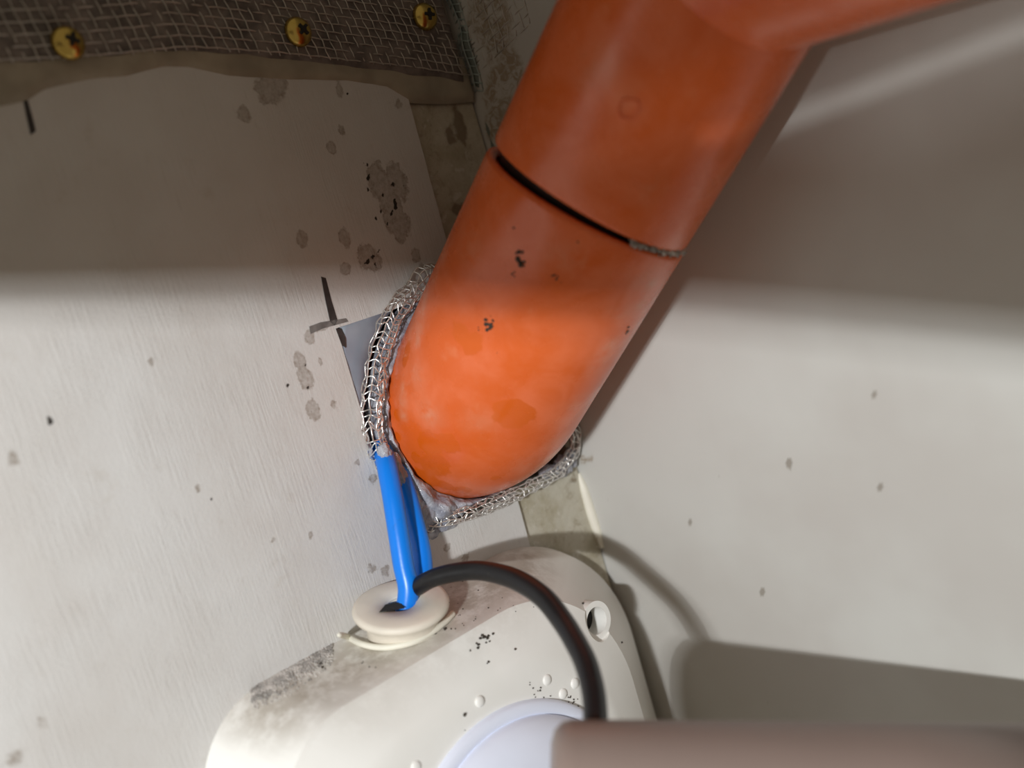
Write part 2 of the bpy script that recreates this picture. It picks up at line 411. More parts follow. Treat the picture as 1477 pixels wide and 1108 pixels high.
# ------------------------------------------------------------------ drain pipe
R = 0.0394
u = V((0.0879, -0.7656, 0.6372)).normalized()
VV = V((-0.0528, -0.0082, 0.0361)); RB = 0.0412
d = -u; Yv = V((0, 1, 0)); ang = math.acos(d.dot(Yv)); T_ = RB * math.tan(ang / 2)
S_ = VV + u * T_; side = (Yv - d * Yv.dot(d)).normalized(); Cc = S_ + side * RB
A1 = (P - S_); A1 = (A1 - u * A1.dot(u)).normalized()      # towards the camera side
A2 = u.cross(A1)
SEAM = 0.0905; TILT = 0.0115
NS = 144
def ring(c, t, r, tilt=0.0, tilt2=0.0):
    a = (A1 - t * A1.dot(t)).normalized(); b = t.cross(a)
    return [c + (a * math.cos(2 * math.pi * k / NS) + b * math.sin(2 * math.pi * k / NS)) * r + t * (tilt * math.cos(2 * math.pi * k / NS) + tilt2 * math.sin(2 * math.pi * k / NS)) for k in range(NS)]
def loft(name, rings, mat, parent=None, cap0=False, cap1=False, sm=True):
    n = len(rings[0]); vs_ = [v for r_ in rings for v in r_]; fs = []
    for i in range(len(rings) - 1):
        for k in range(n):
            a = i * n + k; b = i * n + (k + 1) % n; fs.append((a, b, b + n, a + n))
    if cap0: fs.append(tuple(range(n))[::-1])
    if cap1: fs.append(tuple((len(rings) - 1) * n + k for k in range(n)))
    return mesh(name, vs_, fs, mat, parent, sm)
pipe = empty('drain_pipe', (VV.x, 0, VV.z))
tag(pipe, 'thick orange plastic drain pipe elbowing out of the square opening in the wall', 'pipe')
rings = []
# elbow: from inside its open rim, down the outside, round the bend and into the wall
for s_, r_ in ((-0.016, R - 0.0045), (-0.002, R - 0.0045), (-0.0004, R - 0.0030), (0.0, R - 0.0012), (-0.0006, R - 0.0002), (-0.0018, R)):
    rings.append(ring(S_ + u * (SEAM + s_), u, r_, TILT))
for i in range(1, 29):
    q = i / 28; rings.append(ring(S_ + u * ((SEAM - 0.0018) * (1 - q)), u, R, TILT * (1 - q)))
for i in range(1, 27):
    a = ang * i / 26; p = Cc - side * RB * math.cos(a) + d * RB * math.sin(a); t = -(d * math.cos(a) + side * math.sin(a))
    rings.append(ring(p, t, R))
pe = rings and (Cc - side * RB * math.cos(ang) + d * RB * math.sin(ang))
for y in (0.004, 0.03, 0.07):
    if y > pe.y: rings.append(ring(V((pe.x, y, pe.z)), V((0, -1, 0)), R))
elbow = loft('elbow', rings, M_orange); keep(elbow, pipe)
# upper fitting with its side branch (wye)
G = 0.0030
T2 = -0.0016 if A2.dot(Rw) > 0 else 0.0016          # the gap opens a little wider on the left
rings = []
for s_, r_ in ((0.0, R - 0.0060), (0.0, R - 0.0022), (0.0006, R - 0.0010), (0.0018, R - 0.0006), (0.010, R - 0.0006)):
    rings.append(ring(S_ + u * (SEAM + G + s_), u, r_, TILT * 0.98, T2))
for i in range(1, 40):
    q = i / 39; rings.append(ring(S_ + u * (SEAM + G + 0.010 + 0.24 * q), u, R - 0.0006, TILT * (1 - q), T2 * (1 - q)))
upper = loft('branch_fitting', rings, M_orange, cap1=True); keep(upper, pipe)
wv = V((-0.1845, -0.9818, -0.0445)).normalized(); X0 = S_ + u * 0.1926
Rb = R
bp = [X0 + wv * t for t in (0.0, 0.03, 0.05, 0.08, 0.11, 0.14)]
rr_ = []
for i, p in enumerate(bp):
    a = (u - wv * u.dot(wv)).normalized(); b = wv.cross(a)
    rr_.append([p + (a * math.cos(2 * math.pi * k / 96) + b * math.sin(2 * math.pi * k / 96)) * (Rb * (1.0 if i < 5 else 0.999)) for k in range(96)])
br = loft('side_branch', rr_, M_orange, cap1=True); keep(br, pipe)
# rubber ring inside the gap
rg = [ring(S_ + u * (SEAM + s_), u, r_, TILT) for s_, r_ in ((-0.010, R - 0.0062), (-0.003, R - 0.0058), (0.001, R - 0.0048), (0.004, R - 0.0056), (0.012, R - 0.0062))]
keep(loft('seal_ring', rg, M_rubber), pipe)
te = bvh(elbow); tu = bvh(upper)
def on(tree, px, py, rad): 
    h, n = hit(tree, px, py); return (h, rad * 0.001)
field(elbow, 'clean', [on(te, *a) for a in [(740, 598, 11), (728, 596, 7), (752, 600, 8), (620, 640, 9), (630, 665, 8), (612, 690, 9), (645, 640, 7), (625, 672, 9), (640, 700, 6), (668, 708, 6), (590, 690, 7), (600, 660, 4),
                                         (588, 505, 5), (584, 520, 4), (680, 495, 7), (665, 480, 6), (574, 600, 3.5), (573, 630, 3.5), (970, 400, 7), (715, 690, 3)]])
field(elbow, 'haze', [on(te, *a) for a in [(600, 540, 9), (595, 470, 9), (640, 360, 10), (622, 600, 10), (830, 590, 12), (870, 520, 11), (900, 450, 10), (800, 640, 10), (760, 670, 10), (680, 350, 14), (810, 370, 10), (690, 610, 10), (930, 400, 9)]] +
      [(on(te, x_, y_, r_)[0], r_ * .001, 2.2) for x_, y_, r_ in ((613, 430, 5), (609, 450, 5), (606, 470, 5), (603, 490, 4), (640, 372, 4), (630, 395, 4), (582, 560, 4), (580, 580, 5), (582, 600, 4), (618, 598, 7), (940, 410, 5), (925, 440, 5), (880, 500, 6))])
field(upper, 'haze', [on(tu, *a) for a in [(905, 150, 9), (1080, 190, 10), (940, 270, 9), (1040, 260, 11), (860, 100, 12)]])
field(upper, 'clean', [on(tu, *a) for a in [(1050, 215, 6), (1055, 240, 6)]])
for o_ in (br,): field(o_, 'clean', []); field(o_, 'haze', [])

# dirt stuck on the pipe, one joined layer of crumbs
def crumbs(name, spots, mat, parent=None, flat=0.5):
    vs_, fs = [], []
    for c, r in spots:
        b = len(vs_); n = 7; up = V((random.uniform(-1, 1), random.uniform(-1, 1), random.uniform(-1, 1))).normalized()
        bm = bmesh.new(); bmesh.ops.create_icosphere(bm, subdivisions=1, radius=1.0)
        for v in bm.verts:
            q = v.co * (1 + random.uniform(-.35, .35)); vs_.append(c + q * r)
        for f_ in bm.faces: fs.append(tuple(b + v.index for v in f_.verts))
        bm.free()
    return mesh(name, vs_, fs, mat, parent, sm=False)
sp = []
for px, py, r, n in ((750, 362, .0011, 5), (750, 376, .0011, 4), (755, 386, .0005, 2), (741, 398, .0006, 4), (800, 400, .0005, 3), (807, 404, .0005, 2), (707, 470, .0009, 14), (690, 472, .0004, 2),
                     (741, 329, .0005, 1), (833, 349, .0005, 1), (905, 479, .0007, 3), (717, 509, .0004, 1), (708, 456, .0003, 1)):
    for k in range(n):
        h, nn = hit(te, px + random.gauss(0, 3.2) * (n > 1), py + random.gauss(0, 3.6) * (n > 1))
        if h: sp.append((h, r * random.uniform(.4, 1.0)))
o = crumbs('dirt_speck', sp, M_dirt); o['kind'] = 'stuff'; keep(o, pipe)
# dusty grime packed in the right end of the gap
sp = []
for k in range(150):
    a = random.uniform(-1.0, 1.0); q = random.random()
    px = 925 + 62 * q; py = 352 + 15 * q + random.gauss(0, 3) 
    th = math.radians(-1 * (30 + 55 * q))
    for sg in (1,):
        c = S_ + u * (SEAM + 0.0015 + TILT * math.cos(th)) + (A1 * math.cos(th) + A2 * math.sin(th)) * (R - 0.0012)
        c2 = S_ + u * (SEAM + 0.0015 + TILT * math.cos(-th)) + (A1 * math.cos(-th) + A2 * math.sin(-th)) * (R - 0.0012)
        c = c if (c - P).dot(Rw) > (c2 - P).dot(Rw) else c2
        sp.append((c + V((random.gauss(0, .0006), random.gauss(0, .0006), random.gauss(0, .0006))), random.uniform(.0003, .0008)))
o = crumbs('gap_dust', sp, M_grit); o['kind'] = 'stuff'; keep(o, pipe)
# small raised square moulding mark on the upper fitting
h0, n0 = hit(tu, 906, 158)
pts = [hit(tu, *p)[0] + hit(tu, *p)[1] * 0.0003 for p in ((898, 145), (921, 147), (914, 170), (894, 166))]
tube_pts = catmull(pts, 6, closed=True)
keep(tube('moulding_mark', tube_pts, 0.0004, M_orange, seg=6, closed=True), pipe)

# ------------------------------------------------------------------ putty, sealant and mesh round the pipe
cy_ = -0.0035
cpx = [(618, 398), (598, 418), (577, 441), (558, 475), (546, 515), (539, 555), (536, 595), (540, 632), (554, 672), (582, 722), (625, 752), (668, 742), (702, 731), (735, 716), (768, 701), (800, 684), (819, 662), (828, 634)]
cpts = [back(px, py, {8: 0.001, 9: 0.004, 10: 0.0}.get(i, cy_)) for i, (px, py) in enumerate(cpx)]
cpts += [V((-0.006, cy_ + .002, 0.03)), V((-0.008, cy_ + .002, 0.06)), V((-0.025, cy_ + .002, 0.08))]
collar_path = catmull(cpts, 10, closed=True)
# resample evenly
def resample(path, step, closed=True):
    pts = path + ([path[0]] if closed else []); out = [pts[0]]; acc = 0
    for a, b in zip(pts, pts[1:]):
        L = (b - a).length
        while acc + L >= step:
            t = (step - acc) / L; a = a.lerp(b, t); out.append(a.copy()); L = (b - a).length; acc = 0
        acc += L
    return out
cp = resample(collar_path, 0.0029); fr2 = frames(cp, True); N = len(cp)
vs_, fs = [], []
NK = 7; lat = []
for i, p in enumerate(cp):
    t, X, Y = fr2[i]
    inner = (V((VV.x, p.y, VV.z)) - p).normalized()
    q = (p.z < 0.004 and p.x > -0.085)
    rad = 0.0028 if q else 0.0043
    row = []
    for k in range(NK):
        a = math.pi * (k / (NK - 1)) * 1.25 - math.pi * 0.125     # open at the wall side
        o2 = inner * (rad * math.cos(a)) + V((0, -1, 0)) * (rad * 0.75 * math.sin(a))
        j = V((random.gauss(0, .0004), random.gauss(0, .0004), random.gauss(0, .0004)))
        row.append(p + o2 + j + t * ((0.0014 if k % 2 else 0) + random.gauss(0, .0003)))
    lat.append(row)
for i in range(0, N):                                  # hoops
    path = lat[i]; tube_data(catmull(path, 3), 0.00028, 5, True, False, 0, vs_, fs)
for k in range(NK):                                    # lengthwise wires
    path = [lat[i][k] for i in range(N)]
    tube_data(catmull(path, 2, closed=True), 0.00030, 5, False, True, 0, vs_, fs)
collar = mesh('mesh_collar', vs_, fs, M_steel)
tag(collar, 'rolled collar of shiny fine steel wire mesh packed around the orange pipe', 'wire mesh')

# grey putty patch filling the left part of the opening
outer = [(493, 472), (492, 500), (500, 540), (508, 570), (516, 600), (524, 630), (532, 655), (541, 672)]
inn = [(585, 428), (560, 455), (541, 490), (532, 520), (526, 560), (525, 600), (531, 635), (543, 672)]
top_ = [(560, 449), (592, 430)]
G1 = 12; rows = []
for i in range(len(outer) * 4 - 3):
    q = i / 4; i0 = int(q); f_ = q - i0
    if i0 >= len(outer) - 1: i0 = len(outer) - 2; f_ = 1
    a = V((*outer[i0], 0)).lerp(V((*outer[i0 + 1], 0)), f_); b = V((*inn[i0], 0)).lerp(V((*inn[i0 + 1], 0)), f_)
    row = []
    for k in range(G1 + 1):
        p = a.lerp(b, k / G1); y = 0.0006 + 0.0035 * (k / G1) ** 3 + 0.0005 * mn.noise(V((p.x * .05, p.y * .05, 0)))
        w_ = back(p.x, p.y, y); w_.x = max(w_.x, HOLE[0] + 0.0002) if k == 0 else w_.x
        row.append(w_)
    rows.append(row)
vs_ = [v for r_ in rows for v in r_]; fs = []
for i in range(len(rows) - 1):
    for k in range(G1):
        a = i * (G1 + 1) + k; fs.append((a, a + 1, a + G1 + 2, a + G1 + 1))
bm = bmesh.new(); mv = [bm.verts.new(v) for v in vs_]
for f_ in fs: bm.faces.new([mv[i] for i in f_])
r_ = bmesh.ops.extrude_face_region(bm, geom=bm.faces[:]); 
for v in r_['geom']:
    if isinstance(v, bmesh.types.BMVert): v.co.y += 0.006
bmesh.ops.recalc_face_normals(bm, faces=bm.faces)
putty = from_bm('putty_patch', bm, M_putty, sm=True)
tag(putty, 'smooth blue-grey putty filling the left side of the wall opening', 'putty')

# lumpy clear sealant between the collar and the pipe
NA, NR_ = 200, 16; vs_ = []; fs = []
cen = V((VV.x, 0, VV.z)); 
polar = sorted([(math.atan2(p.z - cen.z, p.x - cen.x), math.hypot(p.x - cen.x, p.z - cen.z)) for p in collar_path])
pa = np.array([q[0] for q in polar]); pr = np.array([q[1] for q in polar])
for i in range(NA):
    th = -math.pi + 2 * math.pi * i / NA
    ro = float(np.interp(th, np.r_[pa[-1] - 2 * math.pi, pa, pa[0] + 2 * math.pi], np.r_[pr[-1], pr, pr[0]]))
    bottom = math.exp(-((math.degrees(th) + 130) / 22) ** 2)
    ri = R + 0.0001; ro = max(ro - 0.0046 + 0.008 * bottom, R + 0.0008)
    for k in range(NR_ + 1):
        q = k / NR_; r = ri + (ro - ri) * q
        p = V((cen.x + r * math.cos(th), 0, cen.z + r * math.sin(th)))
        hgt = 0.0035 * (1 - q) ** 0.6 + 0.0028 * math.sin(math.pi * q) + 0.0025 * bottom * math.sin(math.pi * min(1, q * 1.1))
        p.y = 0.003 - hgt - 0.0022 * mn.noise(p * 140) * (0.4 + bottom) - 0.0014 * mn.noise(p * 420)
        if k == NR_: p.y = 0.008
        vs_.append(p)
for i in range(NA):
    for k in range(NR_):
        a = i * (NR_ + 1) + k; b = ((i + 1) % NA) * (NR_ + 1) + k; fs.append((a, a + 1, b + 1, b))
seal = mesh('sealant_ring', vs_, fs, M_seal)
tag(seal, 'lumpy translucent sealant smeared between orange pipe and mesh collar', 'sealant')
def lump(px, py, y, r, sx=1.0, sz=1.0, parent=seal):
    c = back(px, py, y); bm = bmesh.new(); bmesh.ops.create_icosphere(bm, subdivisions=4, radius=r)
    for v in bm.verts:
        n_ = v.co.normalized(); k = 1 + 0.28 * mn.noise(n_ * 2.2 + c * 300) + 0.10 * mn.noise(n_ * 7 + c * 300)
        v.co = V((v.co.x * k * sx, v.co.y * k * 0.55, v.co.z * k * sz)) + c
    return from_bm('sealant_lump', bm, M_seal, parent, sm=True)
for a in [(612, 742, 0.0, .0062, 1.3, 1.0), (637, 752, 0.001, .0055, 1.5, .9), (598, 722, -.001, .0046, .9, 1.3), (622, 768, 0.001, .0036, 1.3, .8), (578, 690, -.003, .0042, .8, 1.6), (812, 672, 0.0, .0050, 1.0, 1.0),
          (824, 660, 0.0, .0034, .9, 1.3), (790, 680, 0.0, .0036, 1.4, .8), (556, 655, -.006, .0036, .7, 1.4), (570, 668, -.004, .0034, .8, 1.3), (660, 738, 0.0, .0034, 1.5, .7), (585, 745, 0.0, .0035, .8, 1.2)]:
    lump(*a)

# ------------------------------------------------------------------ mesh sheet on its mortar bed, top left
edge_px = [(-260, 150), (-120, 118), (0, 96), (130, 84), (260, 76), (400, 88), (530, 103), (600, 112), (672, 122)]
edge_w = [back(px, py) for px, py in edge_px]
ex = np.array([p.x for p in edge_w]); ez = np.array([p.z for p in edge_w])
def ez_at(x): return float(np.interp(x, ex, ez))
smear_px = [(-260, 215), (-120, 180), (0, 160), (40, 150), (66, 133), (130, 118), (185, 113), (235, 99), (275, 100), (330, 113), (420, 118), (500, 119), (560, 128), (592, 148), (640, 150), (693, 146)]
smear_w = [back(px, py) for px, py in smear_px]; sx_ = np.array([p.x for p in smear_w]); sz_ = np.array([p.z for p in smear_w])
def sheet(name, x0, x1, low, high, thick, nse, mat, nx, nz, yb=0.0008, lift=0.0):
    vs_ = []; fs = []
    for j in range(nz + 1):
        for i in range(nx + 1):
            x = x0 + (x1 - x0) * i / nx; zl = low(x); zh = high(x); z = zl + (zh - zl) * j / nz
            e = min(1, min(j, nz - j if lift == 0 else 99) / 2.0, i / 1.0 + .0, (nx - i) / 1.0)
            y = -thick * (0.25 + 0.75 * max(0, e)) - nse * mn.noise(V((x * 90, 3.1, z * 90))) - nse * .5 * mn.noise(V((x * 330, 1.1, z * 330)))
            if e <= 0: y = yb
            vs_.append((x, y, z))
    for j in range(nz):
        for i in range(nx):
            a = j * (nx + 1) + i; fs.append((a, a + 1, a + nx + 2, a + nx + 1))
    B2 = len(vs_); vs_ += [(v[0], yb + 0.0012, v[2]) for v in vs_]
    fs += [(a + B2, d2 + B2, c + B2, b + B2) for a, b, c, d2 in fs]
    return mesh(name, vs_, fs, mat)
smear = sheet('sealant_smear', -0.30, -0.0005, lambda x: float(np.interp(x, sx_, sz_)), lambda x: ez_at(x) + 0.012, 0.0011, 0.0003, M_smear, 200, 12)
tag(smear, 'thin beige sealant smear along the lower edge of the wire mesh sheet', 'sealant')
bed = sheet('mortar_bed', -0.30, -0.004, lambda x: ez_at(x) - 0.001 + 0.0012 * mn.noise(V((x * 80, 0, 0))), lambda x: 0.30, 0.0022, 0.0007, M_bed, 190, 60)
tag(bed, 'dark grey-brown mortar bed under the wire mesh at top left', 'mortar')
vs_, fs = [], []
zt = 0.295
x = -0.298
def wy(x, z):
    return -0.0024 - 0.0010 * mn.noise(V((x * 60, 9.0, z * 60)))
ix = 0
while x < -0.006:
    pts = []; z = ez_at(x) + 0.0008 + random.uniform(-.0008, .0008); iz = 0
    while z < zt:
        pts.append(V((x + 0.0035 * mn.noise(V((x * 12, 0, z * 14))) - (z - .19) * .12, wy(x, z) + (0.0004 if (ix + iz) % 2 else -0.0004), z + 0.004 * mn.noise(V((x * 12, 5, z * 14)))))); z += 0.0038; iz += 1
    tube_data(pts, 0.00030, 4, True, False, 0, vs_, fs); x += 0.0040; ix += 1
for iz in range(0, 40):
    pts = []; x = -0.298
    while x < -0.005:
        z = ez_at(x) + 0.0015 + iz * 0.0038
        if z < zt:
            pts.append(V((x + 0.0035 * mn.noise(V((x * 12, 0, z * 14))) - (z - .19) * .12, wy(x, z) - (0.0004 if (int(round((x + .298) / .004)) + iz) % 2 else -0.0004), z + 0.004 * mn.noise(V((x * 12, 5, z * 14))))))
        x += 0.0040
    if len(pts) > 3: tube_data(pts, 0.00030, 4, True, False, 0, vs_, fs)
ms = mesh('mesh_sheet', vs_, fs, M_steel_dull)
tag(ms, 'flat woven wire mesh sheet screwed to the wall at top left', 'wire mesh')

# rolled mesh edge in the corner, and the loose mesh on the right-hand wall
rp = [V((-0.0045, -0.003, 0.300)), V((-0.0045, -0.003, 0.24)), back(668, 20, -0.003), back(676, 60, -0.003), back(689, 100, -0.003), back(697, 128, -0.002)]
rp = resample(catmull(rp, 8), 0.0034, closed=False)
vs_, fs = [], []; fr3 = frames(rp); lat = []
for i, p in enumerate(rp):
    t, X, Y = fr3[i]; row = []
    for k in range(8):
        a = 2 * math.pi * k / 8; rad = 0.0042 * (1 + random.gauss(0, .05))
        row.append(p + (X * math.cos(a) + Y * math.sin(a)) * rad + t * (0.0012 if k % 2 else 0))
    lat.append(row)
for row in lat: tube_data(row, 0.0003, 4, False, True, 0, vs_, fs)
for k in range(8): tube_data([r_[k] for r_ in lat], 0.0003, 4, True, False, 0, vs_, fs)
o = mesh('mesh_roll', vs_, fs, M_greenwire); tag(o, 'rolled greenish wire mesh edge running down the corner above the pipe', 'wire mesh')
o2 = tube('roll_core', [p for p in rp], 0.0032, M_bead, o, seg=10)
vs_, fs = [], []
for i in range(9):
    pts = []
    for j in range(36):
        uu = 0.006 + i * 0.0042; z = 0.168 + j * 0.0038 + i * 0.0012
        pts.append(DB * (uu + 0.0015 * mn.noise(V((i * .5, j * .3, 2)))) + NB * (0.0006 * mn.noise(V((i * .4, j * .25, 0))) + (0.0003 if (i + j) % 2 else -0.0004) ) + V((0, 0, z)))
    tube_data(pts, 0.0003, 4, True, False, 0, vs_, fs)
for j in range(36):
    pts = []
    for i in range(9):
        uu = 0.006 + i * 0.0042; z = 0.168 + j * 0.0038 + i * 0.0012
        pts.append(DB * (uu + 0.0015 * mn.noise(V((i * .5, j * .3, 2)))) + NB * (0.0006 * mn.noise(V((i * .4, j * .25, 0))) - (0.0003 if (i + j) % 2 else -0.0004)) + V((0, 0, z)))
    tube_data(pts, 0.0003, 4, True, False, 0, vs_, fs)
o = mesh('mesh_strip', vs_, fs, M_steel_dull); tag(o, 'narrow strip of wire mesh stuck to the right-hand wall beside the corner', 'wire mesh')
# grey bead of sealant continuing down the corner behind the pipe
bp_ = [back(692, 118, -0.001), back(700, 150, -0.001), back(708, 185, -0.001), back(716, 215, -0.001), V((-0.003, -0.001, 0.10))]
o = tube('corner_bead', catmull(bp_, 6), 0.0024, M_bead, seg=12); tag(o, 'grey-green sealant bead in the wall corner just above the pipe', 'sealant')
bp_ = [right(834, 683, 0.0004), right(842, 705, 0.0006), right(851, 735, 0.0006), right(861, 765, 0.0006), right(868, 790, 0.0003)]
o = tube('white_bead', catmull(bp_, 6), lambda q: 0.0026 * math.sin(math.pi * min(.93, max(.07, q))) ** .5, M_strand, seg=10)
tag(o, 'short white sealant bead in the corner below the right side of the pipe', 'sealant')

# brass screws
def make_screw(loc, label, roll):
    e = empty('screw', loc); tag(e, label, 'screw', 'brass screws holding the mesh sheet')
    prof = [(0.0, 0.0034), (0.0018, 0.0034), (0.0034, 0.0030), (0.0048, 0.0021), (0.0056, 0.0009), (0.0058, 0.0), (0.0058, -0.0006), (0.0030, -0.0006), (0.0018, -0.0008), (0.0016, -0.006)]
    n = 32; vs_ = []; fs = []
    for r, hh in prof:
        for k in range(n):
            a = 2 * math.pi * k / n; vs_.append((r * math.cos(a), -hh, r * math.sin(a)))
    for i in range(len(prof) - 1):
        for k in range(n): a = i * n + k; b = i * n + (k + 1) % n; fs.append((a, b, b + n, a + n))
    hd = mesh('head', vs_, fs, M_brass, e)
    # washer-like skirt facets
    bm = bmesh.new()
    for k in range(2):
        rot = Matrix.Rotation(roll + k * math.pi / 2, 3, 'Y'); bez_box(bm, (0, -0.0034, 0), (0.0048, 0.0012, 0.0011), rot)
    bez_box(bm, (0, -0.0034, 0), (0.0018, 0.0014, 0.0018), Matrix.Rotation(roll, 3, 'Y'))
    from_bm('cross_recess', bm, M_void, e)
    e.rotation_euler = (random.uniform(-.12, .12), 0, random.uniform(-.12, .12))
    return e
make_screw(back(98, 62, -0.0036), 'brass cross-head screw nearest the left edge of the mesh sheet', 0.5)
make_screw(back(430, 46, -0.0036), 'brass cross-head screw in the middle of the mesh sheet', 0.9)
make_screw(back(613, 24, -0.0036), 'brass cross-head screw of the mesh sheet nearest the corner', 0.2)

# ------------------------------------------------------------------ cream light housing
def rrect(x0, x1, z0, z1, y, rad, n=20):
    """outline with 4 corner radii (tr, tl, bl, br), same point count each"""
    tr, tl, bl, br_ = rad; pts = []
    for (cx, cz, r, a0) in ((x1 - tr, z1 - tr, tr, 0), (x0 + tl, z1 - tl, tl, 90), (x0 + bl, z0 + bl, bl, 180), (x1 - br_, z0 + br_, br_, 270)):
        for k in range(n):
            a = math.radians(a0 + 90 * k / (n - 1)); pts.append(V((cx + r * math.cos(a), y, cz + r * math.sin(a))))
        # long-side subdivision comes from the next corner start
    out = []
    for i, p in enumerate(pts):
        out.append(p)
        if i % n == n - 1:
            q = pts[(i + 1) % len(pts)]
            for k in range(1, 30): out.append(p.lerp(q, k / 30))
    return out
XB0, XB1, ZB0, ZB1 = -0.2100, -0.0025, -0.232, -0.0280
prof = [(0.0, 0.000, (0, 0, 0, 0), (.062, .034, .034, .062)),
        (-0.0055, 0.0010, (0, 0, 0, 0), (.062, .034, .034, .062)),
        (-0.0085, 0.0018, (0, .002, 0, 0), (.062, .034, .034, .062)),
        (-0.0210, 0.0044, (0, .014, 0, 0), (.060, .034, .034, .060)),
        (-0.0380, 0.0076, (.000, .030, .000, 0), (.056, .034, .034, .056)),
        (-0.0386, 0.0084, (.001, .031, .001, 0), (.055, .033, .033, .055)),
        (-0.0448, 0.0200, (.004, .036, .004, 0), (.046, .030, .030, .046)),
        (-0.0456, 0.0222, (.005, .037, .005, 0), (.044, .029, .029, .044)),
        (-0.0460, 0.0260, (.006, .038, .006, 0), (.040, .028, .028, .040)),
        (-0.0460, 0.0300, (.006, .038, .006, 0), (.036, .028, .028, .036))]
rings = []
for y, ins, (l, r_, t_, b_), rad in prof:
    rings.append(rrect(XB0 + ins + l, XB1 - ins - r_, ZB0 + ins + b_, ZB1 - ins - t_, y, rad))
house = empty('light_housing', (-0.105, 0, -0.127))
tag(house, 'cream plastic bulkhead light housing mounted low on the wall under the pipe', 'light fitting')
# fill front with rings shrinking to a point
c_ = V((-0.1200, -0.0460, -0.122))
for q in (0.8, 0.55, 0.3, 0.05):
    rings.append([c_ + (p - c_) * q for p in rings[9]]); 
    for v in rings[-1]: v.y = -0.0460
body = loft('body', rings, M_cream, cap0=True, cap1=True)
# screw hole through the ear: cut with a cylinder
ear = V((-0.0494, -0.0355, -0.0604))
def peg(r, y0, y1):
    bm = bmesh.new(); bmesh.ops.create_cone(bm, cap_ends=True, segments=48, radius1=r, radius2=r, depth=abs(y1 - y0),
        matrix=Matrix.Translation((ear.x, (y0 + y1) / 2, ear.z)) @ Matrix.Rotation(math.radians(90), 4, 'X'))
    return from_bm('cutter', bm)
for op, r, y0, y1 in (('UNION', 0.0080, -0.004, -0.0372), ('DIFFERENCE', 0.0083, -0.0372, -0.08), ('DIFFERENCE', 0.0056, -0.003, -0.08)):
    cut = peg(r, y0, y1)
    md = body.modifiers.new('b', 'BOOLEAN'); md.operation = op; md.object = cut; md.solver = 'EXACT'
    dg = bpy.context.evaluated_depsgraph_get(); me2 = bpy.data.meshes.new_from_object(body.evaluated_get(dg))
    body.modifiers.clear(); body.data = me2
    bpy.data.objects.remove(cut)
smooth(body.data)
try: body.data.set_sharp_from_angle(angle=math.radians(13))
except Exception: pass
keep(body, house)
blobs = [(V((x_, -0.018, -0.031)), (0.026, 0.034, 0.014), 1.6) for x_ in (-.185, -.17, -.155, -.14, -.125, -.11, -.095, -.085, -.075, -.065, -.055)]
field(body, 'dirt', blobs)
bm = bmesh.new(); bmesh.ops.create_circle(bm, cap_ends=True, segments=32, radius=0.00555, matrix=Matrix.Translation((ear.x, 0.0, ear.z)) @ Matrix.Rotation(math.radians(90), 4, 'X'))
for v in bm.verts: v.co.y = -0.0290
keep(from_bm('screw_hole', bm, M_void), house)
# lens
def lathe_y(name, c, prof, mat, n=96, nrm=None):
    vs_ = []; fs = []
    for r, y in prof:
        for k in range(n):
            a = 2 * math.pi * k / n; vs_.append((c.x + r * math.cos(a), y, c.z + r * math.sin(a)))
    for i in range(len(prof) - 1):
        for k in range(n): a = i * n + k; b = i * n + (k + 1) % n; fs.append((a, a + n, b + n, b))
    fs.append(tuple(k for k in range(n))[::-1] if prof[0][0] > 0 else ()) if False else None
    return mesh(name, vs_, fs, mat)
lc = V((-0.1205, 0, -0.1217))
o = lathe_y('lens_rim', lc, [(0.0580, -0.0440), (0.0575, -0.0478), (0.0563, -0.0488), (0.0535, -0.0492), (0.0520, -0.0482)], M_lens); keep(o, house)
o = lathe_y('lens', lc, [(0.0525, -0.0455), (0.0522, -0.0500), (0.0505, -0.0530), (0.0460, -0.0565), (0.0370, -0.0595), (0.0260, -0.0620), (0.0130, -0.0632), (0.0005, -0.0635)], M_lens); keep(o, house)
# small moulded pips on the face
for px, py in ((692, 1012), (789, 981), (829, 986), (812, 1001), (600, 1106)):
    c = back(px, py, -0.0460); bm = bmesh.new(); bmesh.ops.create_uvsphere(bm, u_segments=16, v_segments=10, radius=0.0021)
    for v in bm.verts: v.co = V((v.co.x, v.co.y * 0.45, v.co.z)) + c
    o = from_bm('moulded_pip', bm, M_cream, sm=True); field(o, 'dirt', []); keep(o, house)
# grommet
tiltm = Matrix.Rotation(math.radians(17), 3, 'X')
gc = V((-0.1235, -0.0185, -0.0200))
def lathe_g(name, prof, mat, n=64, parent=house):
    vs_ = []; fs = []
    for r, z in prof:
        for k in range(n):
            a = 2 * math.pi * k / n; wob = 1 + 0.006 * math.sin(3 * a + 1)
            vs_.append(tiltm @ V((r * wob * math.cos(a), r * wob * math.sin(a), z)) + gc)
    for i in range(len(prof) - 1):
        for k in range(n): a = i * n + k; b = i * n + (k + 1) % n; fs.append((a, b, b + n, a + n))
    o = mesh(name, vs_, fs, mat); keep(o, parent); return o
gm = lathe_g('grommet', [(0.0050, -0.012), (0.0052, -0.0015), (0.0058, -0.0002), (0.0120, 0.0000), (0.0165, 0.0), (0.0178, -0.0006), (0.0182, -0.0016), (0.0180, -0.0028), (0.0166, -0.0036), (0.0145, -0.0042), (0.0138, -0.0080), (0.0138, -0.0140)], M_grom)
lathe_g('grommet_bore', [(0.0053, -0.0012), (0.0050, -0.0055), (0.0001, -0.0060)], M_void)
